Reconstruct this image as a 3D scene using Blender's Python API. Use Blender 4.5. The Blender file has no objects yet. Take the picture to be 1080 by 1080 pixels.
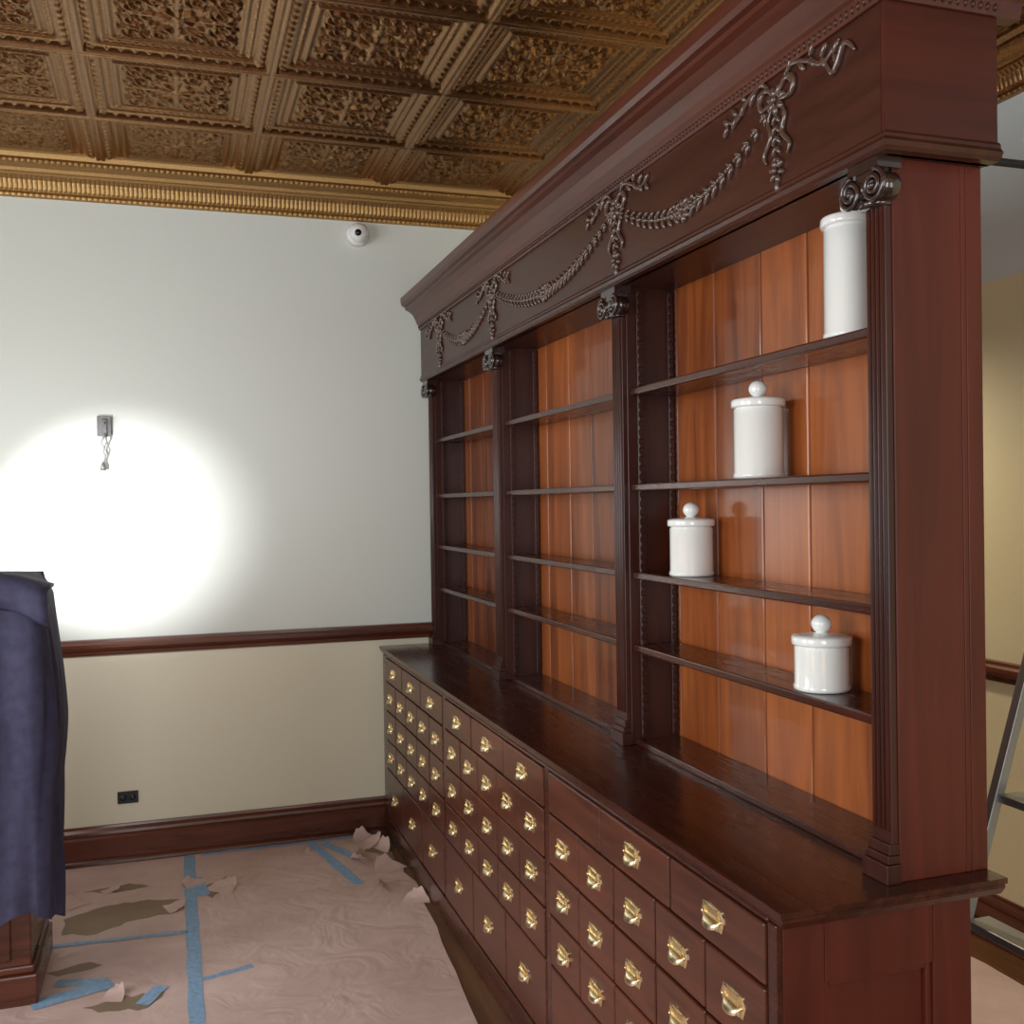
import bpy, math, random
from math import *
from mathutils import Matrix, Vector, noise
random.seed(7)
scn=bpy.context.scene
scn.view_settings.view_transform='Standard'
COL=scn.collection
H=1.605
# ------------------------------------------------------------------ materials
def newmat(name):
    m=bpy.data.materials.new(name);m.use_nodes=True
    nt=m.node_tree;b=nt.nodes['Principled BSDF'];return m,nt,b
def N(nt,t,**k):
    n=nt.nodes.new(t)
    for a,v in k.items():setattr(n,a,v)
    return n
def ramp(nt,pts):
    r=N(nt,'ShaderNodeValToRGB');cr=r.color_ramp
    while len(cr.elements)<len(pts):cr.elements.new(.5)
    for e,(p,c) in zip(cr.elements,pts):
        e.position=p;e.color=(*c,1) if len(c)==3 else c
    return r
def wood(name,c1,c2,axis='z',rough=.28,coat=.5,scale=1.0,bump=.08,island=0,coatr=.16,spec=.3):
    m,nt,b=newmat(name);L=nt.links
    tc=N(nt,'ShaderNodeTexCoord');mp=N(nt,'ShaderNodeMapping')
    s=[14*scale]*3;s['xyz'.index(axis)]=1.1*scale;mp.inputs['Scale'].default_value=s
    L.new(tc.outputs['Object'],mp.inputs['Vector'])
    n1=N(nt,'ShaderNodeTexNoise');n1.inputs['Scale'].default_value=1.6;n1.inputs['Detail'].default_value=7;n1.inputs['Roughness'].default_value=.62;n1.inputs['Distortion'].default_value=.7
    L.new(mp.outputs[0],n1.inputs['Vector'])
    n2=N(nt,'ShaderNodeTexNoise');n2.inputs['Scale'].default_value=1.3;n2.inputs['Detail'].default_value=2
    L.new(tc.outputs['Object'],n2.inputs['Vector'])
    mx=N(nt,'ShaderNodeMath',operation='MULTIPLY_ADD');mx.inputs[1].default_value=.45
    L.new(n2.outputs['Fac'],mx.inputs[0]);L.new(n1.outputs['Fac'],mx.inputs[2])
    out=mx
    if island:
        g=N(nt,'ShaderNodeNewGeometry');m2=N(nt,'ShaderNodeMath',operation='MULTIPLY_ADD');m2.inputs[1].default_value=island
        sb=N(nt,'ShaderNodeMath',operation='SUBTRACT');sb.inputs[1].default_value=.5
        L.new(g.outputs['Random Per Island'],sb.inputs[0]);L.new(sb.outputs[0],m2.inputs[0]);L.new(mx.outputs[0],m2.inputs[2]);out=m2
    r=ramp(nt,[(.5,c1),(.95,c2)]);L.new(out.outputs[0],r.inputs[0])
    L.new(r.outputs[0],b.inputs['Base Color'])
    rr=N(nt,'ShaderNodeMapRange');rr.inputs[3].default_value=rough-.06;rr.inputs[4].default_value=rough+.12
    L.new(n1.outputs['Fac'],rr.inputs[0]);L.new(rr.outputs[0],b.inputs['Roughness'])
    b.inputs['Specular IOR Level'].default_value=spec
    b.inputs['Coat Weight'].default_value=coat;b.inputs['Coat Roughness'].default_value=coatr
    bp=N(nt,'ShaderNodeBump');bp.inputs['Strength'].default_value=bump;bp.inputs['Distance'].default_value=.01
    L.new(n1.outputs['Fac'],bp.inputs['Height']);L.new(bp.outputs[0],b.inputs['Normal'])
    return m
def plain(name,c,rough=.5,metal=0,bump=0,bs=60,var=0,coat=0):
    m,nt,b=newmat(name);L=nt.links
    b.inputs['Base Color'].default_value=(*c,1);b.inputs['Roughness'].default_value=rough;b.inputs['Metallic'].default_value=metal
    b.inputs['Coat Weight'].default_value=coat
    tc=N(nt,'ShaderNodeTexCoord');n=N(nt,'ShaderNodeTexNoise');n.inputs['Scale'].default_value=bs;n.inputs['Detail'].default_value=5
    L.new(tc.outputs['Object'],n.inputs['Vector'])
    if var:
        r=ramp(nt,[(.3,tuple(x*(1-var) for x in c)),(.7,tuple(min(1,x*(1+var)) for x in c))]);L.new(n.outputs['Fac'],r.inputs[0]);L.new(r.outputs[0],b.inputs['Base Color'])
    if bump:
        bp=N(nt,'ShaderNodeBump');bp.inputs['Strength'].default_value=bump;bp.inputs['Distance'].default_value=.01
        L.new(n.outputs['Fac'],bp.inputs['Height']);L.new(bp.outputs[0],b.inputs['Normal'])
    return m
def wallpaint(name,zones):
    m,nt,b=newmat(name);L=nt.links
    g=N(nt,'ShaderNodeNewGeometry');sx=N(nt,'ShaderNodeSeparateXYZ');L.new(g.outputs['Position'],sx.inputs[0])
    d=N(nt,'ShaderNodeMath',operation='DIVIDE');d.inputs[1].default_value=4;L.new(sx.outputs[2],d.inputs[0])
    r=N(nt,'ShaderNodeValToRGB');cr=r.color_ramp;cr.interpolation='CONSTANT'
    while len(cr.elements)<len(zones):cr.elements.new(.5)
    z=0
    for e,(zm,c) in zip(cr.elements,zones):
        e.position=z/4;e.color=(*c,1);z=zm
    L.new(d.outputs[0],r.inputs[0]);L.new(r.outputs[0],b.inputs['Base Color'])
    n=N(nt,'ShaderNodeTexNoise');n.inputs['Scale'].default_value=45;n.inputs['Detail'].default_value=6;L.new(g.outputs['Position'],n.inputs['Vector'])
    bp=N(nt,'ShaderNodeBump');bp.inputs['Strength'].default_value=.06;bp.inputs['Distance'].default_value=.01
    L.new(n.outputs['Fac'],bp.inputs['Height']);L.new(bp.outputs[0],b.inputs['Normal'])
    b.inputs['Roughness'].default_value=.6
    return m
M_mah=wood('mahogany_vertical',(.062,.010,.005),(.125,.020,.009),'z',.42,.06,.6,.03)
M_mahY=wood('mahogany_lengthwise',(.050,.013,.008),(.11,.028,.015),'y',.30,.2)
M_dark=wood('mahogany_dark',(.024,.006,.004),(.062,.013,.007),'z',.32,.2)
M_darkY=wood('mahogany_dark_lengthwise',(.028,.007,.004),(.080,.017,.008),'y',.24,.4)
M_darkX=wood('mahogany_crosswise',(.040,.008,.005),(.085,.016,.008),'x',.40,.1,.6,.03)
M_frz=wood('mahogany_frieze',(.030,.009,.006),(.070,.019,.010),'y',.34,.18)
M_draw=wood('mahogany_drawer',(.048,.014,.008),(.14,.038,.018),'y',.30,.3,1.3)
M_back=wood('pine_backboard',(.12,.024,.006),(.42,.115,.026),'z',.30,.45,.7,.05,.34,.10)
M_carve=plain('carved_dark_wood',(.085,.045,.035),.17,0,.06,80,.3,1.0)
M_brass=plain('polished_brass',(.88,.73,.45),.26,1,.03,90,.05)
M_ceram=plain('white_glazed_ceramic',(.90,.92,.90),.12,0,0,10,0,.6)
M_trim=wood('trim_wood_x',(.050,.014,.007),(.155,.042,.02),'x',.26,.4)
M_trimY=wood('trim_wood_y',(.050,.014,.007),(.155,.042,.02),'y',.26,.4)
M_floor=wood('floor_oak',(.07,.028,.012),(.2,.09,.04),'y',.3,.3)
M_tin=plain('copper_tin',(.34,.185,.082),.35,1,.08,120,.25)
M_gold=plain('gold_tin',(.45,.28,.115),.5,1,.05,120,.12)
M_wallF=wallpaint('wall_paint_two_tone',[(1.0,(.75,.70,.54)),(4,(.70,.73,.68))])
M_wallR=wallpaint('wall_paint_side',[(2.36,(.74,.66,.42)),(4,(.62,.68,.68))])
def paper(name,c1,c2):
    m,nt,b=newmat(name);L=nt.links
    tc=N(nt,'ShaderNodeTexCoord')
    n=N(nt,'ShaderNodeTexNoise');n.inputs['Scale'].default_value=2.2;n.inputs['Detail'].default_value=8;n.inputs['Roughness'].default_value=.6
    L.new(tc.outputs['Object'],n.inputs['Vector'])
    r=ramp(nt,[(.32,c1),(.68,c2)]);L.new(n.outputs['Fac'],r.inputs[0]);L.new(r.outputs[0],b.inputs['Base Color'])
    n2=N(nt,'ShaderNodeTexNoise');n2.inputs['Scale'].default_value=5;n2.inputs['Detail'].default_value=3;n2.inputs['Distortion'].default_value=1.0
    L.new(tc.outputs['Object'],n2.inputs['Vector'])
    bp=N(nt,'ShaderNodeBump');bp.inputs['Strength'].default_value=.35;bp.inputs['Distance'].default_value=.03
    L.new(n2.outputs['Fac'],bp.inputs['Height']);L.new(bp.outputs[0],b.inputs['Normal'])
    b.inputs['Roughness'].default_value=.6
    return m
M_paper=paper('rosin_paper',(.58,.41,.37),(.76,.57,.52))
M_kraft=paper('kraft_paper_under',(.22,.15,.09),(.34,.24,.16))
M_tape=plain('blue_painters_tape',(.26,.44,.66),.6,0,.15,60,.18)
M_blanket=plain('navy_moving_blanket',(.048,.047,.105),.75,0,.3,26,.25)
M_black=plain('black_plastic',(.015,.015,.017),.4)
M_steel=plain('galvanised_steel',(.16,.16,.16),.45,.3,.1,60,.2)
M_white=plain('white_plastic',(.8,.8,.8),.3)
M_alu=plain('aluminium',(.34,.35,.36),.45,.9)
M_glassd=plain('dark_lens',(.01,.01,.012),.08)
M_wire=plain('wire_grey',(.25,.24,.22),.5)
M_opal=plain('opal_glass',(.85,.83,.78),.3)
# ------------------------------------------------------------------ mesh builder
class MB:
    def __init__(s):s.v=[];s.f=[];s.m=[];s.s=[]
    def add(s,vs,fs,mi=0,sm=False):
        o=len(s.v);s.v+= [tuple(p) for p in vs]
        for f in fs:s.f.append([i+o for i in f]);s.m.append(mi);s.s.append(sm)
    def box(s,x0,x1,y0,y1,z0,z1,mi=0):
        v=[(x,y,z) for x in(x0,x1) for y in(y0,y1) for z in(z0,z1)]
        s.add(v,[(0,1,3,2),(4,6,7,5),(0,4,5,1),(2,3,7,6),(0,2,6,4),(1,5,7,3)],mi)
    def lathe(s,c,prof,n=32,mi=0,axis='z',sm=True):
        vs=[];fs=[]
        for r,h in prof:
            for k in range(n):
                a=2*pi*k/n
                if axis=='z':p=(c[0]+r*cos(a),c[1]+r*sin(a),c[2]+h)
                elif axis=='x':p=(c[0]+h,c[1]+r*cos(a),c[2]+r*sin(a))
                else:p=(c[0]+r*cos(a),c[1]+h,c[2]+r*sin(a))
                vs.append(p)
        for i in range(len(prof)-1):
            for k in range(n):
                k2=(k+1)%n;fs.append((i*n+k,i*n+k2,(i+1)*n+k2,(i+1)*n+k))
        fs.append(tuple(range(n-1,-1,-1)));fs.append(tuple((len(prof)-1)*n+k for k in range(n)))
        s.add(vs,fs,mi,sm)
    def ell(s,c,ax,n=10,m=6,mi=0):
        c=Vector(c);A=[Vector(a) for a in ax];vs=[c+A[2]];fs=[]
        for i in range(1,m):
            t=pi*i/m
            for k in range(n):
                p=2*pi*k/n;vs.append(c+A[0]*sin(t)*cos(p)+A[1]*sin(t)*sin(p)+A[2]*cos(t))
        vs.append(c-A[2])
        for k in range(n):fs.append((0,1+k,1+(k+1)%n))
        for i in range(m-2):
            for k in range(n):
                a=1+i*n+k;b=1+i*n+(k+1)%n;fs.append((a,a+n,b+n,b))
        e=len(vs)-1;o=1+(m-2)*n
        for k in range(n):fs.append((e,o+(k+1)%n,o+k))
        s.add(vs,fs,mi,True)
    def tube(s,pts,r,n=8,mi=0):
        P=[Vector(p) for p in pts];vs=[];fs=[]
        R=r if isinstance(r,(list,tuple)) else [r]*len(P)
        for i,p in enumerate(P):
            t=(P[min(i+1,len(P)-1)]-P[max(i-1,0)]).normalized()
            ref=Vector((1,0,0)) if abs(t.x)<.8 else Vector((0,0,1))
            a=t.cross(ref).normalized();b=t.cross(a).normalized()
            for k in range(n):
                q=2*pi*k/n;vs.append(p+(a*cos(q)+b*sin(q))*R[i])
        for i in range(len(P)-1):
            for k in range(n):
                k2=(k+1)%n;fs.append((i*n+k,i*n+k2,(i+1)*n+k2,(i+1)*n+k))
        fs.append(tuple(range(n-1,-1,-1)));fs.append(tuple((len(P)-1)*n+k for k in range(n)))
        s.add(vs,fs,mi,True)
    def sweep(s,rows,mi=0,sm=False,caps=True):
        n=len(rows[0]);vs=[p for r in rows for p in r];fs=[]
        for i in range(len(rows)-1):
            for k in range(n):
                k2=(k+1)%n;fs.append((i*n+k,i*n+k2,(i+1)*n+k2,(i+1)*n+k))
        if caps:fs.append(tuple(range(n-1,-1,-1)));fs.append(tuple((len(rows)-1)*n+k for k in range(n)))
        s.add(vs,fs,mi,sm)
    def obj(s,name,mats,parent=None,bevel=0):
        me=bpy.data.meshes.new(name);me.from_pydata(s.v,[],s.f)
        for m in mats:me.materials.append(m)
        me.polygons.foreach_set('material_index',s.m);me.polygons.foreach_set('use_smooth',s.s)
        import bmesh
        bm=bmesh.new();bm.from_mesh(me);bmesh.ops.recalc_face_normals(bm,faces=bm.faces);bm.to_mesh(me);bm.free()
        me.update()
        o=bpy.data.objects.new(name,me);COL.objects.link(o)
        if parent:o.parent=parent
        if bevel:
            b=o.modifiers.new('bevel','BEVEL');b.width=bevel;b.segments=2;b.limit_method='ANGLE';b.angle_limit=radians(40)
        return o
def empty(name):
    e=bpy.data.objects.new(name,None);COL.objects.link(e);e.empty_display_size=.1;return e
# ------------------------------------------------------------------ room
XL,XR,YB,YF,ZC=-3.2,2.8,-2.5,5.0,3.17
b=MB();b.box(XL-.1,XR+.1,YB-.1,YF+.1,-.1,0);b.obj('floor',[M_floor])
b=MB();b.box(XL-.1,XR+.1,YF,YF+.1,0,ZC+.1);b.obj('wall_far',[M_wallF])
b=MB();b.box(XR,XR+.1,YB,YF,0,ZC+.1);b.obj('wall_right',[M_wallR])
def holed(name,axis,c0,c1,a0,a1,holes,mat):
    b=MB();cur=a0
    def bx(p,q,z0,z1):
        if axis=='x':b.box(c0,c1,p,q,z0,z1)
        else:b.box(p,q,c0,c1,z0,z1)
    for p,q,z0,z1 in holes:
        bx(cur,p,0,ZC+.1);bx(p,q,0,z0);bx(p,q,z1,ZC+.1);cur=q
    bx(cur,a1,0,ZC+.1);b.obj(name,[mat])
holed('wall_left','x',XL-.1,XL,YB,YF,[(-.2,1.3,.8,2.8),(2.0,3.5,.8,2.8)],M_wallF)
holed('wall_back','y',YB-.1,YB,XL,XR,[(-1.6,-.2,.5,2.8),(1.0,2.6,.5,2.8)],M_wallF)
def winframe(name,axis,c,a0,a1,z0,z1):
    b=MB()
    def bx(p,q,u,v,d=.03):
        if axis=='x':b.box(c-d,c+d,p,q,u,v)
        else:b.box(p,q,c-d,c+d,u,v)
    w=.05
    bx(a0,a0+w,z0,z1);bx(a1-w,a1,z0,z1);bx(a0+w,a1-w,z0,z0+w);bx(a0+w,a1-w,z1-w,z1)
    zm=(z0+z1)/2;bx(a0+w,a1-w,zm-.025,zm+.025,.02)
    b.obj(name,[M_trim])
winframe('window_1','x',XL-.05,-.2,1.3,.8,2.8);winframe('window_2','x',XL-.05,2.0,3.5,.8,2.8)
winframe('window_3','y',YB-.05,-1.6,-.2,.5,2.8);winframe('window_4','y',YB-.05,1.0,2.6,.5,2.8)
b=MB();b.box(XL-.1,XR+.1,YB-.1,YF+.1,ZC+.012,ZC+.1);b.obj('ceiling',[M_tin])
import numpy as np
TX,TY=.637,.61;G=110
u=np.linspace(-1,1,G+1);U,V=np.meshgrid(u,u,indexing='ij')
d=np.maximum(abs(U),abs(V));along=np.where(abs(U)>abs(V),V,U)
h=np.zeros_like(U)
def band(d,a,b_,e=.012):return np.clip((d-a)/e,0,1)*np.clip((b_-d)/e,0,1)
h+=np.where(d>.93,.026+.004*np.cos((d-.965)/.035*pi/2),0)
h+=band(d,.86,.93)*(.014+.008*np.maximum(0,np.cos(along*pi*14)))
h+=np.where((d>.79)&(d<=.86),.008+.008*np.sin((d-.79)/.07*pi/2),0)
h+=band(d,.72,.78)*(.006+.004*np.maximum(0,np.cos(along*pi*24)))
h+=band(d,.63,.69)*.010
au,av=abs(U),abs(V)
orn=np.zeros_like(h)
r=np.hypot(U,V);th=np.arctan2(V,U)
pet=np.clip((.22*(0.72+.28*abs(np.cos(4*th)))-r)/.03,0,1)*(.008+.006*np.cos(8*th)*(r>.06))
orn+=pet+np.exp(-(r/.05)**2)*.010
def stroke(px,py,w,hh):
    global orn
    for (x_,y_,q) in zip(px,py,w):
        dd=np.hypot(au-x_,av-y_);orn=np.maximum(orn,hh*np.clip(1-(dd/q)**2,0,1)**.5)
for cx,cy,R0,a0,sg in((.42,.17,.135,2.6,1),(.17,.42,.135,-1.0,-1),(.46,.46,.13,-2.4,1)):
    n=46
    tt=np.linspace(0,1,n);rr_=R0*(1-.8*tt);aa=a0+sg*tt*3.3*pi
    stroke(cx+rr_*np.cos(aa),cy+rr_*np.sin(aa),.026*(1-.4*tt),.014)
    for k in range(7):
        a=a0+sg*k*.8;q=np.linspace(0,1,5)
        stroke(cx+(R0+.055*q)*np.cos(a+sg*.35*q),cy+(R0+.055*q)*np.sin(a+sg*.35*q),.022*(1-.5*q),.012)
stroke(np.linspace(.2,.36,10),np.linspace(.2,.33,10),np.full(10,.02),.012)
stroke(np.linspace(.0,.0,8),np.linspace(.25,.56,8),np.linspace(.05,.02,8),.012)
stroke(np.linspace(.25,.56,8),np.linspace(.0,.0,8),np.linspace(.05,.02,8),.012)
h+=np.where(d<.60,orn,0)
b=MB()
vs=[(TX/2*(U[i,j]),TY/2*(V[i,j]),-float(h[i,j])) for i in range(G+1) for j in range(G+1)]
fs=[(i*(G+1)+j,(i+1)*(G+1)+j,(i+1)*(G+1)+j+1,i*(G+1)+j+1) for i in range(G) for j in range(G)]
b.add(vs,fs,0,True)
o=b.obj('ceiling_tin_tiles',[M_tin])
nx,ny=7,8
x0=-.275-TX*2+TX/2;y0=4.37+TY/2-TY*(ny-1)
o.location=(x0,y0,ZC+.008)
for ax,n in((0,nx),(1,ny)):
    a=o.modifiers.new('array','ARRAY');a.count=n;a.use_relative_offset=False;a.use_constant_offset=True
    a.constant_offset_displace=(TX,0,0) if ax==0 else (0,TY,0)
def crownprof(t):
    rope=.005*abs(sin(t*pi/.024));reed=.0028*abs(sin(t*pi/.020))
    return [(0,2.99),(.014+rope*.6,2.994),(.018+rope*.6,3.003),(.014+rope*.6,3.012),(.012,3.016),(.018+reed,3.026),(.022+reed,3.045),(.030+reed,3.062),(.045+reed,3.075),(.052,3.078),(.052,3.088),(.058,3.092),(.064,3.105),(.078,3.118),(.086+rope,3.124),(.092+rope,3.132),(.088,3.138),(.098,3.142),(.104,3.16),(.104,3.18),(0,3.18)]
b=MB();n=int((XR-XL)/.005)
b.sweep([[(x,YF-o_,z) for o_,z in crownprof(x)] for x in [XL+(XR-XL)*i/n for i in range(n+1)]])
b.obj('trim_1',[M_gold])
b=MB();n=int((YF-1)/.005)
b.sweep([[(XR-o_,y,z) for o_,z in crownprof(y)] for y in [1+(YF-.11-1)*i/n for i in range(n+1)]])
b.obj('trim_2',[M_tin])
railp=[(0,.937),(.012,.940),(.014,.957),(.026,.964),(.034,.977),(.034,.992),(.022,1.000),(.02,1.012),(0,1.014)]
basep=[(0,0),(.024,0),(.024,.11),(.018,.12),(.022,.13),(.02,.142),(.01,.155),(.008,.165),(0,.166)]
shoe=[(.024,0),(.042,0),(.040,.012),(.033,.02),(.024,.022)]
def lin(name,prof,mat,side,a0,a1,extra=None):
    b=MB()
    for P in [prof]+([extra] if extra else []):
        if side=='far':b.sweep([[(x,YF-o_,z) for o_,z in P] for x in(a0,a1)])
        elif side=='right':b.sweep([[(XR-o_,y,z) for o_,z in P] for y in(a0,a1)])
        else:b.sweep([[(XL+o_,y,z) for o_,z in P] for y in(a0,a1)])
    return b.obj(name,[mat])
lin('trim_3',railp,M_trim,'far',XL,1.40);lin('trim_4',railp,M_trimY,'right',YB,YF)
lin('baseboard_far',basep,M_trim,'far',XL,.975,shoe);lin('baseboard_right',basep,M_trimY,'right',YB,YF,shoe)
lin('baseboard_left',basep,M_trimY,'left',YB,YF,shoe)
# ------------------------------------------------------------------ cabinet
CAB=empty('apothecary_cabinet')
CX0,CX1,CY0,CY1,CZ=.955,1.42,1.482,4.985,.909
BX,BXb,BY0,BY1=.982,1.383,1.52,4.97
b=MB()
b.box(BX,BXb,BY0+.03,BY1,.0,.872,0)
b.box(BX-.018,BX,BY0,BY1,.0,.098,0)
for y0,y1 in((1.52,1.548),(2.638,2.674),(3.764,3.80),(4.89,4.97)):b.box(BX-.012,BX,y0,y1,.098,.872,0)
b.box(BX-.012,BX,1.548,4.89,.868,.876,0)
for x0,x1,z0,z1 in((BX,BX+.085,0,.872),(BXb-.085,BXb,0,.872),(BX+.085,BXb-.085,.76,.872),(BX+.085,BXb-.085,.0,.16)):
    b.box(x0,x1,BY0,BY0+.03,z0,z1,1)
b.box(BX+.085,BXb-.085,BY0+.018,BY0+.03,.16,.76,1)
x0,x1=BX+.085,BXb-.085
for (p,q,r_,s_) in((x0,x0+.012,.16,.76),(x1-.012,x1,.16,.76),(x0+.012,x1-.012,.748,.76),(x0+.012,x1-.012,.16,.172)):b.box(p,q,BY0+.006,BY0+.018,r_,s_,1)
b.obj('base_carcass',[M_darkY,M_mah],CAB,.0025)
b=MB()
ep=[(.0,.0),(.0,-.010),(.006,-.014),(.006,-.020),(.016,-.034),(.024,-.037),(.20,-.037),(.20,.0)]
rows=[[(CX0+o_,CY1,CZ+z) for o_,z in ep],[(CX0+o_,CY0+min(o_,.2),CZ+z) for o_,z in ep]]
rows.append([(CX1+.012,CY0+o_,CZ+z) for o_,z in ep])
b.sweep(rows);b.box(CX0+.15,CX1+.012,CY0+.15,CY1,CZ-.037,CZ-.0002)
b.obj('countertop',[M_darkY],CAB)
dr=MB();pulls=MB()
def pull(yc,zc,w=.080,h_=.046):
    xf=.9665
    n=32;ring=[]
    for k in range(n):
        a=2*pi*k/n;ca,sa=cos(a),sin(a)
        e=.5
        y=(abs(ca)**e)*(1 if ca>0 else -1)*w/2;z=(abs(sa)**e)*(1 if sa>0 else -1)*h_/2
        m=1+.05*cos(8*a);ring.append((y*m,z*m))
    pulls.sweep([[(xf,yc+y,zc+z) for y,z in ring],[(xf-.0025,yc+y,zc+z) for y,z in ring],[(xf-.0035,yc+y*.92,zc+z*.9) for y,z in ring]],0)
    t=.0035;W=w*.33;z0=zc-.001;z1=zc+h_*.42
    for y0,y1,a0,a1 in((-W,W,z1-t,z1),(-W,W,z0,z0+t),(-W,-W+t,z0+t,z1-t),(W-t,W,z0+t,z1-t)):pulls.box(xf-.007,xf-.003,yc+y0,yc+y1,a0,a1)
    vs=[];fs=[];nn,mm=12,6
    for i in range(mm+1):
        p=(pi/2)*i/mm
        for k in range(nn+1):
            q=pi*k/nn
            vs.append((xf-.003-.015*sin(p)*sin(q)**.7,yc+cos(q)*w*.34,zc-.002-.018*(1-cos(p))*(.5+.5*sin(q))))
    for i in range(mm):
        for k in range(nn):fs.append((i*(nn+1)+k,i*(nn+1)+k+1,(i+1)*(nn+1)+k+1,(i+1)*(nn+1)+k))
    pulls.add(vs,fs,0,True)
    for s in(-1,1):pulls.ell((xf-.005,yc+s*w*.42,zc),((.003,0,0),(0,.004,0),(0,0,.004)),8,5)
def drawer(y0,y1,z0,z1,hp=True):
    g=.0035
    jx=random.uniform(-.0012,.0012)
    dr.box(.9665+jx,.99,y0+g,y1-g,z0+g,z1-g)
    if hp:pull((y0+y1)/2,(z0+z1)/2+.0)
rowsz=[(.753,.868),(.613,.753),(.473,.613),(.333,.473),(.10,.333)]
for bi,(g0,g1) in enumerate(((1.548,2.638),(2.674,3.764),(3.80,4.89))):
    for ri,(z0,z1) in enumerate(rowsz):
        n=3 if ri in(0,4) else 5
        for k in range(n):
            y0=g0+(g1-g0)*k/n;y1=g0+(g1-g0)*(k+1)/n
            drawer(y0,y1,z0,z1,not(bi==0 and ri==0 and k==2))
dr.obj('drawer_fronts',[M_draw],CAB,.0035)
pulls.obj('drawer_pulls',[M_brass],CAB)
UX,UXi,UXb=1.235,1.385,1.433
UY0,UY1=1.53,4.97
PC=[(1.53,1.59),(2.665,2.735),(3.825,3.90),(4.90,4.97)]
b=MB()
for i,(y0,y1) in enumerate(PC):
    b.box(UX,UXi,y0,y1,CZ,2.24,1 if i==0 else 0)
b.box(UXi+.012,UXb,UY0,UY1,CZ,2.24,1)
b.box(UXi,UXi+.012,UY0,1.56,CZ,2.24,1)
b.box(UX+.012,UXi,1.59,4.90,CZ,CZ+.016,2)
for (y0,y1),side in((PC[1],-1),(PC[2],-1),(PC[3],-1)):
    y=y0-.008
    for xx in(UXi-.022,UX+.03):
        b.box(xx,xx+.018,y+.003,y0,CZ+.02,2.2,0)
        for k in range(50):
            z=CZ+.03+k*.0255
            b.box(xx+.001,xx+.017,y-.002,y+.003,z,z+.014,0)
b.obj('upper_carcass',[M_dark,M_mah,M_darkY],CAB,.002)
b=MB();y=1.565;k=0
while y<4.96:
    w=.215+.02*sin(k*2.3)
    b.box(UXi+random.uniform(-.001,.001),UXi+.012,y+.002,min(y+w,4.965)-.002,CZ+.01,2.24);y+=w;k+=1
b.obj('back_boards',[M_back],CAB,.006)
b=MB()
SZ=[1.925,1.653,1.403,1.196]
for (a,c) in((0,1),(1,2),(2,3)):
    for z in SZ:b.box(UX+.008,UXi-.002,PC[a][1]+.001,PC[c][0]-.001,z-.02,z)
b.obj('shelves',[M_darkY],CAB,.004)
FX,FY0,FZ0,FZ1=1.19,1.49,2.225,2.50
XE=1.434
b=MB()
b.box(FX,XE,FY0+.012,4.99,FZ0+.02,FZ1,0)
b.box(FX+.001,XE,FY0,FY0+.012,FZ0+.02,FZ1,1)
def ret(prof,mi=0,xe=XE+.004):
    b.sweep([[(FX-o_,4.99,z) for o_,z in prof],[(FX-o_,FY0-o_,z) for o_,z in prof],[(xe,FY0-o_,z) for o_,z in prof]],mi)
ret([(-.03,2.212),(.0,2.212),(.006,2.218),(.010,2.226),(.004,2.234),(.004,2.240),(0,2.246),(-.03,2.246)])
b.box(FX+.02,XE,FY0+.02,4.985,2.212,2.25,0)
b.obj('frieze',[M_frz,M_darkX],CAB)
b=MB()
ret([(-.02,2.470),(.008,2.470),(.010,2.478),(.014,2.496),(.020,2.502),(.026,2.520),(.040,2.545),(.062,2.562),(.078,2.568),(.078,2.580),(.090,2.584),(.098,2.595),(.100,2.612),(.100,2.624),(-.02,2.624)],0,1.48)
b.box(FX,XE,FY0,4.985,2.50,2.62)
b.obj('cornice',[M_mahY],CAB)
b=MB()
y=FY0-.01
while y<4.98:
    b.ell((FX-.009,y,2.484),((.007,0,0),(0,.0055,.002),(0,-.002,.008)),8,5,1);y+=.0165
x=FX
while x<XE:
    b.ell((x,FY0-.009,2.484),((.0055,0,0),(0,.007,0),(0,0,.008)),8,5,1);x+=.0165
def leaf(y,z,ang,ln,wd,dep=.008,x=None):
    x=FX-.003 if x is None else x
    b.ell((x,y+cos(ang)*ln/2,z+sin(ang)*ln/2),((dep,0,0),(0,-sin(ang)*wd/2,cos(ang)*wd/2),(0,cos(ang)*ln/2,sin(ang)*ln/2)),8,6)
def rosette(y,z,r_,n=6):
    for k in range(n):
        a=2*pi*k/n+.3;leaf(y+cos(a)*r_*.25,z+sin(a)*r_*.25,a,r_*.85,r_*.55,.009)
    b.ell((FX-.010,y,z),((.008,0,0),(0,r_*.28,0),(0,0,r_*.28)),8,6)
def ribbon(pts,r_=.006):
    P=[Vector((FX-.004,*p)) for p in pts];out=[]
    for i in range(len(P)-1):
        p0=P[max(i-1,0)];p1=P[i];p2=P[i+1];p3=P[min(i+2,len(P)-1)]
        for k in range(6):
            t=k/6;out.append(.5*((2*p1)+(p2-p0)*t+(2*p0-5*p1+4*p2-p3)*t*t+(3*p1-p0-3*p2+p3)*t**3))
    out.append(P[-1]);n=len(out)
    b.tube(out,[r_*(.35+.65*sin(pi*min(1,max(0,(i+.5)/n)))) for i in range(n)],7)
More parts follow.
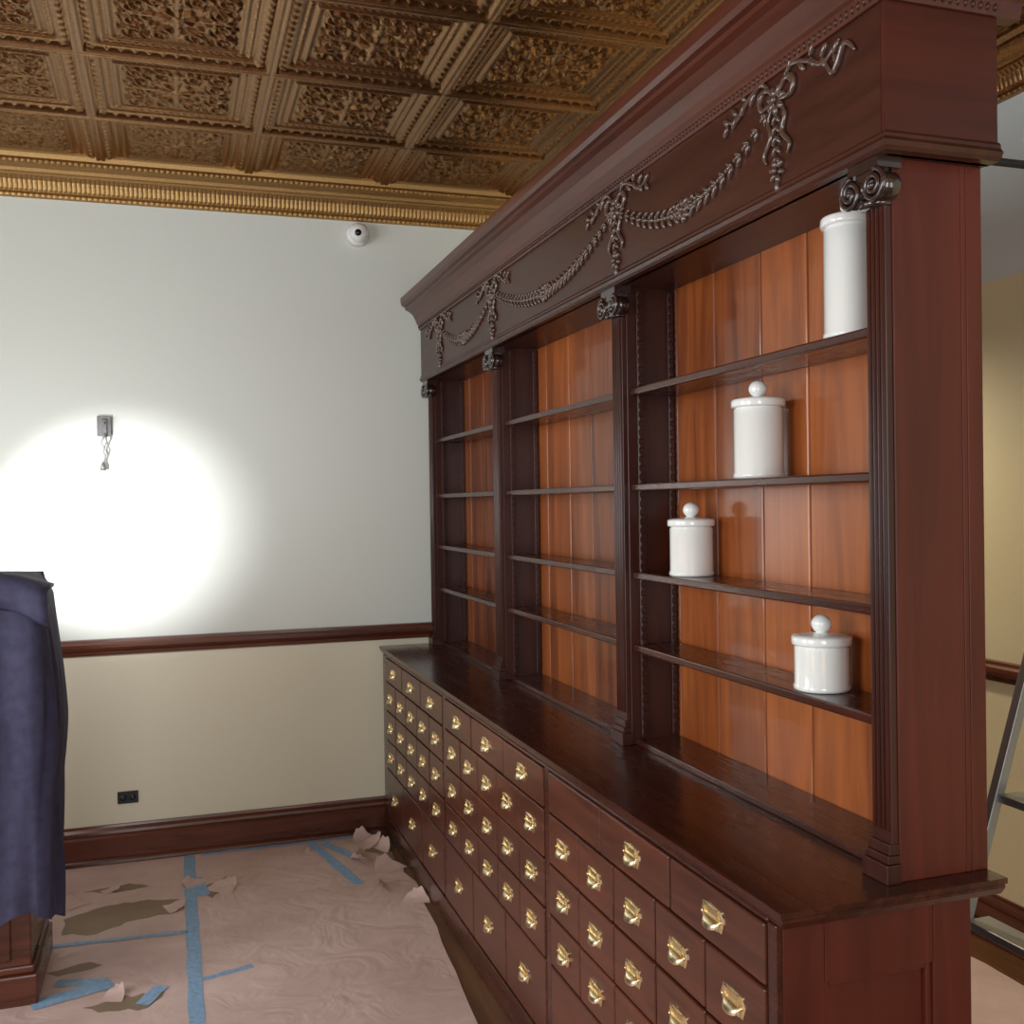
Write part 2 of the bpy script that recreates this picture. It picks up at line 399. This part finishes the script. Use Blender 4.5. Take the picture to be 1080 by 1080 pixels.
def swag(ya,za,yb,zb,sag):
    L_=abs(yb-ya);n=int(L_/.034)
    for k in range(1,n):
        t=k/n;y=ya+(yb-ya)*t;z=za+(zb-za)*t-sag*4*t*(1-t)
        dz=(zb-za)-sag*4*(1-2*t);dy=(yb-ya);a=atan2(dz,dy)
        if t>.5:a+=pi
        s=.5+.6*sin(pi*t)
        for o_ in(-.75,.75):leaf(y,z,a+o_,.026*s+.008,.010*s+.002,.008)
        leaf(y,z,a,.028*s+.006,.012*s+.002,.011)
    ym=(ya+yb)/2;zm=(za+zb)/2-sag
    rosette(ym,zm+.002,.030,7)
    for o_ in(-.045,.045):rosette(ym+o_,zm+.008,.020,5)
def spray(y,z,s):
    pts=[(y+s*.01,z+.01),(y+s*.05,z+.05),(y+s*.11,z+.035),(y+s*.16,z+.01),(y+s*.21,z+.035)]
    ribbon(pts,.006)
    for k in range(5):
        t=k/4;yy=y+s*(.04+.15*t);zz=z+.04+.012*sin(t*5)-.015*t
        for o_ in(.9,-.9):leaf(yy,zz,(0 if s>0 else pi)+o_*(1 if s>0 else -1),.038-.010*t,.014)
def bow(y,z):
    rosette(y,z,.030,7)
    for s in(-1,1):
        ribbon([(y,z),(y+s*.03,z+.03),(y+s*.06,z+.024),(y+s*.052,z-.004),(y,z)],.0075)
        ribbon([(y,z),(y+s*.03,z-.035),(y+s*.020,z-.07),(y+s*.045,z-.10),(y+s*.038,z-.12)],.0065)
        spray(y,z,s)
    for k in range(5):
        zz=z-.03-.021*k
        leaf(y,zz,-pi/2-.6,.024,.010);leaf(y,zz,-pi/2+.6,.024,.010)
    rosette(y,z-.145,.024);leaf(y,z-.160,-pi/2,.03,.012)
BY=[4.60,3.78,2.62,1.82];bz=2.42
for y in BY:bow(y,bz)
swag(4.60,bz,3.78,bz,.115);swag(3.78,bz,2.62,bz,.12);swag(2.62,bz,1.82,bz,.115)
ribbon([(1.66,bz+.02),(1.63,bz-.02),(1.595,bz+.02),(1.565,bz-.005)],.007)
ribbon([(4.76,bz+.02),(4.79,bz-.02),(4.83,bz+.02),(4.86,bz-.005)],.007)
b.obj('carved_garland',[M_carve,M_frz],CAB)
b=MB()
for i,(y0,y1) in enumerate(PC):
    w=y1-y0;yc=(y0+y1)/2;xa,xb_=UX-.018,UX
    b.box(xa+.004,xb_,y0+.003,y1-.003,.97,2.14,0)
    nf=4
    for k in range(nf):
        yy=y0+.006+(w-.012)*(k+.5)/nf;r_=(w-.012)/nf*.40
        b.tube([(xa+.004,yy,1.0),(xa+.004,yy,2.13)],r_,8,0)
    b.box(xa-.014,xb_,y0-.006,y1+.006,CZ,CZ+.035,0)
    b.box(xa-.008,xb_,y0-.002,y1+.002,CZ+.035,CZ+.05,0)
    b.box(xa-.004,xb_,y0,y1,CZ+.05,CZ+.07,0)
b.obj('pilasters',[M_dark],CAB,.002)
b=MB()
for i,(y0,y1) in enumerate(PC):
    yc=(y0+y1)/2;w=(y1-y0)/2
    b.box(FX+.004,UX+.01,yc-w-.012,yc+w+.012,2.192,2.214)
    b.box(FX+.008,UX+.005,yc-w*.8,yc+w*.8,2.145,2.192)
    for s in(-1,1):
        vy=yc+s*(w+.002);vz=2.160
        pts=[]
        for k in range(40):
            a=k/39*4.2*pi;r_=.030*(1-k/46);pts.append((FX+.004-.004*k/39,vy+s*sin(a)*r_,vz+cos(a)*r_))
        b.tube(pts,.0055,6)
        b.lathe((FX+.006,vy,vz),[(.026,0),(.026,.035),(.02,.04)],20,0,'x')
        b.ell((FX,vy,vz),((.006,0,0),(0,.007,0),(0,0,.007)),8,6)
    for k in range(-2,3):
        b.ell((FX+.006,yc+k*.012,2.163),((.006,0,0),(0,.0055,0),(0,0,.011)),8,6)
    b.lathe((UX-.012,yc,2.128),[(w*.95,0),(w*1.05,.006),(w*.95,.012)],20,0,'z')
M_cap=plain('capital_dark_wood',(.028,.014,.012),.2,0,.06,80,.3,.8)
b.obj('ionic_capitals',[M_cap],CAB)
# ------------------------------------------------------------------ jars
def jar(y,z,hb,r_=.06,x=1.312):
    b=MB();z+=.0005
    p=[(r_*.93,0),(r_*.99,.003),(r_*.99,.010),(r_*.95,.014),(r_*.95,hb-.024),(r_*.90,hb-.021),(r_*.90,hb-.018)]
    b.lathe((x,y,z),p,48)
    l=[(r_*.9,hb-.018),(r_*1.03,hb-.018),(r_*1.05,hb-.014),(r_*1.05,hb-.004),(r_*1.02,hb),(r_*.80,hb+.003),(r_*.4,hb+.006),(r_*.2,hb+.007),(r_*.17,hb+.010)]
    b.lathe((x,y,z),l,48)
    k=r_*.36
    b.ell((x,y,z+hb+.008+k*.8),((k,0,0),(0,k,0),(0,0,k*.92)),24,14)
    return b.obj('lidded_ceramic_jar',[M_ceram])
jar(1.752,1.925,.245,.057);jar(2.105,1.653,.185);jar(2.44,1.403,.15);jar(1.867,1.196,.115)
# ------------------------------------------------------------------ draped furniture
DR=empty('blanket_covered_cabinet')
b=MB()
b.box(-1.5,-.46,3.66,4.06,.06,1.34);b.box(-1.52,-.44,3.63,4.08,.0,.10);b.box(-1.51,-.45,3.645,4.07,.10,.125)
for z0,z1 in((.14,.36),(.38,.66)):
    b.box(-1.44,-.52,3.648,3.66,z0,z1)
b.obj('wooden_body',[M_trim],DR,.006)
b=MB()
x0,x1,y0,y1=-1.53,-.43,3.60,4.10
loop=[]
def seg(p,q,n):
    for i in range(n):loop.append((p[0]+(q[0]-p[0])*i/n,p[1]+(q[1]-p[1])*i/n))
seg((x0,y0),(x1,y0),70);seg((x1,y0),(x1,y1),40);seg((x1,y1),(x0,y1),60);seg((x0,y1),(x0,y0),30)
nl=len(loop);rows=[];cx,cy=(x0+x1)/2,(y0+y1)/2
NZ=44
for j in range(NZ+1):
    t=j/NZ
    row=[]
    for i,(x,y) in enumerate(loop):
        zb=.24+.05*sin(i*.11)+.03*sin(i*.31)
        z=1.385+(zb-1.385)*t
        nxn=1 if abs(x-x1)<1e-6 else(-1 if abs(x-x0)<1e-6 else 0);nyn=-1 if abs(y-y0)<1e-6 else(1 if abs(y-y1)<1e-6 else 0)
        fold=(.022*sin(i*.34+1.2*sin(t*3))+.010*sin(i*.85+2*t))*min(1,t*2.2)
        bulge=.045*sin(min(1,t*1.6)*pi)*.6+.02*t
        nz_=.010*noise.noise(Vector((x*5,y*5,z*3)))
        o_=fold+bulge+nz_
        if t<.06:o_-=.03*(1-t/.06)
        row.append((x+nxn*o_,y+nyn*o_,z+.01*noise.noise(Vector((x*4,y*4,1)))))
    rows.append(row)
vs=[p for r_ in rows for p in r_];fs=[]
for j in range(NZ):
    for i in range(nl):
        i2=(i+1)%nl;fs.append((j*nl+i,j*nl+i2,(j+1)*nl+i2,(j+1)*nl+i))
o0=len(vs)
for s in(.8,.5,.2):
    vs+=[(cx+(p[0]-cx)*s,cy+(p[1]-cy)*s,p[2]+.006) for p in rows[0]]
prev=0
for q in range(3):
    cur=o0+q*nl
    for i in range(nl):
        i2=(i+1)%nl;fs.append((prev+i,cur+i,cur+i2,prev+i2))
    prev=cur
fs.append(tuple(prev+i for i in range(nl)))
b.add(vs,fs,0,True)
rr=[]
for i in range(40):
    x=-1.45+(1.07)*i/39
    w_=.012*sin(i*.6)
    prof=[(3.74,1.408),(3.62,1.414),(3.545,1.403),(3.53,1.36),(3.54,1.30+.03*sin(i*.25)),(3.555,1.285+.03*sin(i*.25)),(3.56,1.30),(3.56,1.38),(3.62,1.398),(3.74,1.398)]
    rr.append([(x,y+w_*(1 if y<3.6 else 0),z-(.05*max(0,(i-30)/9)**2)) for y,z in prof])
b.sweep(rr,0,True)
b.obj('moving_blanket',[M_blanket],DR)
WL=empty('work_light')
b=MB()
LX,LY,LZ=-.64,3.93,1.535
b.lathe((LX,LY,LZ),[(.02,-.05),(.03,-.03),(.045,0),(.062,.045),(.064,.05),(.058,.048),(.04,.0)],24,0,'y')
b.tube([(LX,LY-.01,LZ-.01),(LX,LY-.02,LZ-.05),(LX,LY-.03,1.425)],.010,8)
b.box(LX-.04,LX+.04,LY-.06,LY,1.416,1.43)
b.obj('lamp_hood',[M_black],WL)
# ------------------------------------------------------------------ wall fittings
J=empty('sconce_junction_box')
b=MB()
xx,zz=-.286,1.978
b.box(xx-.03,xx+.03,YF-.022,YF,zz-.045,zz+.045,0)
b.box(xx-.012,xx+.012,YF-.034,YF-.022,zz-.05,zz+.03,0)
b.lathe((xx,YF-.05,zz+.01),[(.006,0),(.006,.03)],10,0,'y')
b.obj('bracket',[M_steel],J,.002)
b=MB()
b.tube([(xx,YF-.03,zz-.03),(xx+.012,YF-.045,zz-.07),(xx-.004,YF-.035,zz-.11),(xx+.004,YF-.03,zz-.14),(xx-.006,YF-.025,zz-.165)],.004,6,0)
b.tube([(xx+.01,YF-.03,zz-.03),(xx-.012,YF-.05,zz-.075),(xx+.01,YF-.035,zz-.12),(xx-.003,YF-.03,zz-.165)],.0035,6,0)
b.lathe((xx-.006,YF-.03,zz-.20),[(.013,0),(.012,.02),(.005,.036)],12,1)
b.obj('wires',[M_wire,M_steel],J)
O=empty('electrical_outlet')
b=MB();xx,zz=-.214,.283
b.box(xx-.045,xx+.045,YF-.006,YF,zz-.028,zz+.028,0);b.obj('plate',[M_black],O,.003)
b=MB()
for s in(-.02,.02):
    b.lathe((xx+s,YF-.011,zz),[(.013,0),(.014,.004)],16,0,'y')
    for q in(-.004,.004):b.box(xx+s-.004,xx+s+.004,YF-.013,YF-.0105,zz+q-.001,zz+q+.001,1)
b.obj('sockets',[M_black,M_steel],O)
S=empty('security_camera')
b=MB();xx,zz=.883,2.925
b.lathe((xx,YF-.03,zz),[(.045,0),(.055,.006),(.058,.03)],28,0,'y')
b.ell((xx,YF-.045,zz),((.047,0,0),(0,.047,0),(0,0,.047)),24,14,0)
b.lathe((xx-.01,YF-.094,zz-.008),[(.012,0),(.016,.006),(.018,.014)],16,1,'y')
b.obj('dome',[M_white,M_glassd],S)
P_=empty('added_fill_pendant')  # invented fixture, unseen behind the cabinet, carries the right-wall fill
b=MB();px,py=2.2,3.9
b.tube([(px,py,2.62),(px,py,3.13)],.006,8,0);b.lathe((px,py,3.11),[(.05,0),(.05,.035)],20,0)
b.lathe((px,py,2.42),[(.15,0),(.155,.01),(.10,.12),(.04,.18),(.02,.21)],32,1)
b.obj('added_pendant_shade',[M_black,M_opal],P_)
# ------------------------------------------------------------------ floor papers
def poly(name,outline,z,mat,jag=.012,step=.035,seed=0,parent=None,thick=.0008):
    rnd=random.Random(seed);pts=[]
    n=len(outline)
    for i in range(n):
        p=outline[i];q=outline[(i+1)%n];L_=hypot(q[0]-p[0],q[1]-p[1]);k=max(1,int(L_/step))
        for j in range(k):
            t=j/k;nx_,ny_=-(q[1]-p[1])/L_,(q[0]-p[0])/L_
            o_=rnd.gauss(0,jag) if j else 0
            pts.append((p[0]+(q[0]-p[0])*t+nx_*o_,p[1]+(q[1]-p[1])*t+ny_*o_))
    b=MB()
    b.sweep([[(x,y,z) for x,y in pts],[(x,y,z+thick) for x,y in pts]])
    return b.obj(name,[mat],parent)
FP=empty('floor_protection_paper')
poly('sheet_a',[(-2.3,1.0),(.055,1.0),(.055,4.94),(-2.3,4.94)],.001,M_paper,.002,.1,1,FP)
poly('sheet_b',[(.04,1.0),(.62,1.0),(.80,2.2),(.865,3.0),(.90,3.5),(.93,3.9),(.955,4.25),(.93,4.38),(.95,4.46),(.90,4.6),(.93,4.72),(.90,4.8),(.93,4.93),(.04,4.94)],.0025,M_paper,.004,.11,2,FP)
poly('sheet_c',[(1.6,1.0),(2.6,1.0),(2.62,3.6),(1.58,3.5)],.001,M_paper,.006,.06,3,FP)
poly('torn_patch',[(-.43,4.34),(-.30,4.42),(-.12,4.44),(.0,4.40),(.02,4.30),(-.08,4.26),(-.16,4.24),(-.3,4.15),(-.42,4.18)],.0021,M_kraft,.007,.03,4,FP)
poly('torn_patch_2',[(-.30,3.55),(-.18,3.6),(-.05,3.58),(-.1,3.48),(-.25,3.5)],.0021,M_kraft,.01,.03,5,FP)
poly('torn_patch_3',[(.10,4.50),(.2,4.60),(.17,4.42),(.13,4.36)],.0036,M_kraft,.008,.03,6,FP)
poly('torn_patch_4',[(-.38,4.62),(-.2,4.66),(-.12,4.60),(-.25,4.57)],.0021,M_kraft,.006,.03,7,FP)
poly('torn_patch_5',[(.80,4.66),(.86,4.74),(.93,4.66),(.92,4.52),(.86,4.5)],.0036,M_kraft,.008,.03,8,FP)
poly('torn_patch_6',[(-.44,3.86),(-.30,3.90),(-.26,3.86),(-.4,3.82)],.0021,M_kraft,.006,.03,9,FP)
b=MB()
def curl(cx_,cy_,ang,L_,W_,hgt,z=.004):
    rows_=[];n=9
    for i in range(n):
        t=i/(n-1);zz=z+hgt*t*t*(1.2-.3*t);wd=W_*(1-.75*t**1.5)
        d_=L_*(t-.25*t**3)
        ring=[]
        for s in(-1,-.3,.3,1):
            px=d_*cos(ang)-s*wd/2*sin(ang);py=d_*sin(ang)+s*wd/2*cos(ang)
            ring.append((cx_+px,cy_+py,zz+.006*sin(i*1.3+s*2)*t))
        rows_.append(ring)
    vs=[p for r_ in rows_ for p in r_];fs=[(i*4+k,i*4+k+1,(i+1)*4+k+1,(i+1)*4+k) for i in range(n-1) for k in range(3)]
    b.add(vs,fs,0,True)
for a in((.14,4.42,.9,.16,.14,.03),(.10,4.52,2.4,.14,.12,.02),(.87,4.72,.4,.08,.18,.05),(.86,4.55,2.6,.14,.16,.05),(.85,4.84,1.8,.11,.12,.05),(.88,4.2,2.9,.12,.12,.035),(-.05,4.30,.3,.10,.10,.03),(-.38,4.46,2.2,.12,.10,.03),(.81,4.62,-2.2,.12,.14,.05),(.89,4.40,2.0,.12,.16,.055),(.90,4.02,1.2,.10,.12,.04),(.82,4.78,.2,.12,.12,.06),(-.30,4.58,.5,.10,.06,.02),(-.22,3.56,1.2,.10,.08,.03),(.60,4.72,2.2,.09,.06,.02)):
    curl(*a)
b.obj('curled_scraps',[M_paper],FP)
TP=empty('painters_tape')
def tape(i,pts,w,z=.0045):
    b=MB();vs=[];n=len(pts);rnd=random.Random(i)
    for k,(x,y) in enumerate(pts):
        q=pts[min(k+1,n-1)];p=pts[max(k-1,0)];L_=hypot(q[0]-p[0],q[1]-p[1]);nx_,ny_=-(q[1]-p[1])/L_,(q[0]-p[0])/L_
        a=w/2+rnd.uniform(-.002,.001)
        vs+=[(x+nx_*a,y+ny_*a,z),(x-nx_*a,y-ny_*a,z)]
    b.add(vs,[(2*k,2*k+1,2*k+3,2*k+2) for k in range(n-1)])
    b.obj('strip_%d'%i,[M_tape],TP)
def ln(p,q,n=12,wob=.0015):
    return [(p[0]+(q[0]-p[0])*i/n+wob*sin(i*1.7),p[1]+(q[1]-p[1])*i/n+wob*cos(i*2.1)) for i in range(n+1)]
tape(1,ln((.048,4.93),(.045,2.2),40),.05)
tape(2,ln((.10,4.925),(.86,4.93),14),.03)
tape(3,ln((-.50,4.09),(.03,4.05),14),.028)
tape(4,ln((.60,4.90),(.725,4.30),12),.05)
tape(5,ln((.655,4.88),(.77,4.62),8),.045,.0052)
tape(6,ln((.87,4.93),(.84,4.80),5),.05)
tape(7,ln((-.46,3.62),(-.22,3.70),8),.075)
tape(8,ln((-.40,3.76),(-.24,3.72),6),.05,.0052)
tape(9,ln((.07,3.62),(.24,3.67),6),.03)
tape(10,ln((.07,4.62),(.10,4.40),6),.05,.0052)
tape(11,ln((-.12,3.50),(-.06,3.62),5),.05,.0052)
# ------------------------------------------------------------------ ladder
LD=empty('step_ladder')
b=MB()
def beam(p,q,w,d_):
    p,q=Vector(p),Vector(q);t=(q-p).normalized();a=Vector((0,1,0));c=t.cross(a).normalized()
    rows_=[[P+a*w*sa+c*d_*sc for sa,sc in((-1,-1),(1,-1),(1,1),(-1,1))] for P in(p,q)]
    b.sweep(rows_)
for yy in(1.58,2.0):
    beam((1.61,yy,0.012),(2.15,yy,1.62),.012,.013)
    beam((2.66,yy,.01),(2.18,yy,1.6),.010,.014)
for k in range(1,6):
    z=.293*k;x=1.61+(2.15-1.61)*z/1.62
    b.box(x-.01,x+.06,1.59,1.99,z-.02,z)
b.box(2.06,2.26,1.55,2.03,1.62,1.66)
for z in(.3,.8,1.3):
    x=2.66-(.48)*z/1.6;b.box(x-.008,x+.008,1.58,2.0,z-.012,z+.012)
b.obj('ladder_frame',[M_alu],LD,.002)
b=MB();b.tube([(1.435,2.2,2.50),(2.795,2.2,2.50)],.011,12);b.lathe((2.77,2.2,2.50),[(.03,0),(.03,.028)],16,0,'x');b.obj('brace_rod',[M_black])
# ------------------------------------------------------------------ lights
def area(name,loc,rot,sx,sy,e,c):
    l=bpy.data.lights.new(name,'AREA');l.shape='RECTANGLE';l.size=sx;l.size_y=sy;l.energy=e;l.color=c
    o=bpy.data.objects.new(name,l);COL.objects.link(o);o.location=loc;o.rotation_euler=rot;return o
cool=(.94,.98,1.0)
area('daylight_window_1',(XL-.02,.55,1.8),(0,radians(-90),0),2.0,1.5,88,cool)
area('daylight_window_2',(XL-.02,2.75,1.8),(0,radians(-90),0),2.0,1.5,66,cool)
area('daylight_window_3',(-.9,YB-.02,1.65),(radians(90),0,0),1.4,2.3,74,cool)
area('daylight_window_4',(1.8,YB-.02,1.65),(radians(90),0,0),1.6,2.3,44,(1,.97,.9))
def aim(o,t):o.rotation_euler=(Vector(t)-Vector(o.location)).to_track_quat('-Z','Y').to_euler()
l=bpy.data.lights.new('work_light_beam','SPOT');l.energy=95;l.spot_size=radians(60);l.spot_blend=.8;l.shadow_soft_size=.03;l.color=(.97,.98,1)
o=bpy.data.objects.new('work_light_beam',l);COL.objects.link(o);o.location=(LX,LY+.065,LZ);aim(o,(-.29,5,1.515))
l=bpy.data.lights.new('work_light_spill','SPOT');l.energy=18;l.spot_size=radians(150);l.spot_blend=1;l.shadow_soft_size=.05;l.color=(.97,.98,1)
o=bpy.data.objects.new('work_light_spill',l);COL.objects.link(o);o.location=(LX,LY+.07,LZ);aim(o,(-.40,5,1.45))
l=bpy.data.lights.new('added_pendant_fill','SPOT');l.energy=75;l.spot_size=radians(165);l.spot_blend=.6;l.shadow_soft_size=.06;l.color=(1,.88,.66)  # added warm fill to brighten the right wall, not a known lamp
o=bpy.data.objects.new('added_pendant_fill',l);COL.objects.link(o);o.location=(px,py,2.36)
w=bpy.data.worlds.new('w');scn.world=w;w.use_nodes=True;w.node_tree.nodes['Background'].inputs[0].default_value=(.75,.85,1,1);w.node_tree.nodes['Background'].inputs[1].default_value=.6
# ------------------------------------------------------------------ camera
def cammat(y,p,r):
    cy_,sy_=cos(y),sin(y);cp,sp=cos(p),sin(p);cr,sr=cos(r),sin(r)
    A=Matrix(((cy_,0,sy_),(0,1,0),(-sy_,0,cy_)));B=Matrix(((1,0,0),(0,cp,-sp),(0,sp,cp)));C=Matrix(((cr,-sr,0),(sr,cr,0),(0,0,1)))
    return C@B@A
Mx=cammat(-.3204,.0091,-.0147)
tb=lambda r_:Vector((r_[0],r_[2],-r_[1]))
R_=tb(Mx[0]);U_=-tb(Mx[1]);F_=tb(Mx[2])
c=bpy.data.cameras.new('camera');c.sensor_width=36;c.lens=36*1080/1080;c.clip_start=.05
o=bpy.data.objects.new('camera',c);COL.objects.link(o)
m=Matrix((R_,U_,-F_)).transposed().to_4x4();m.translation=Vector((0,0,H));o.matrix_world=m
scn.camera=o
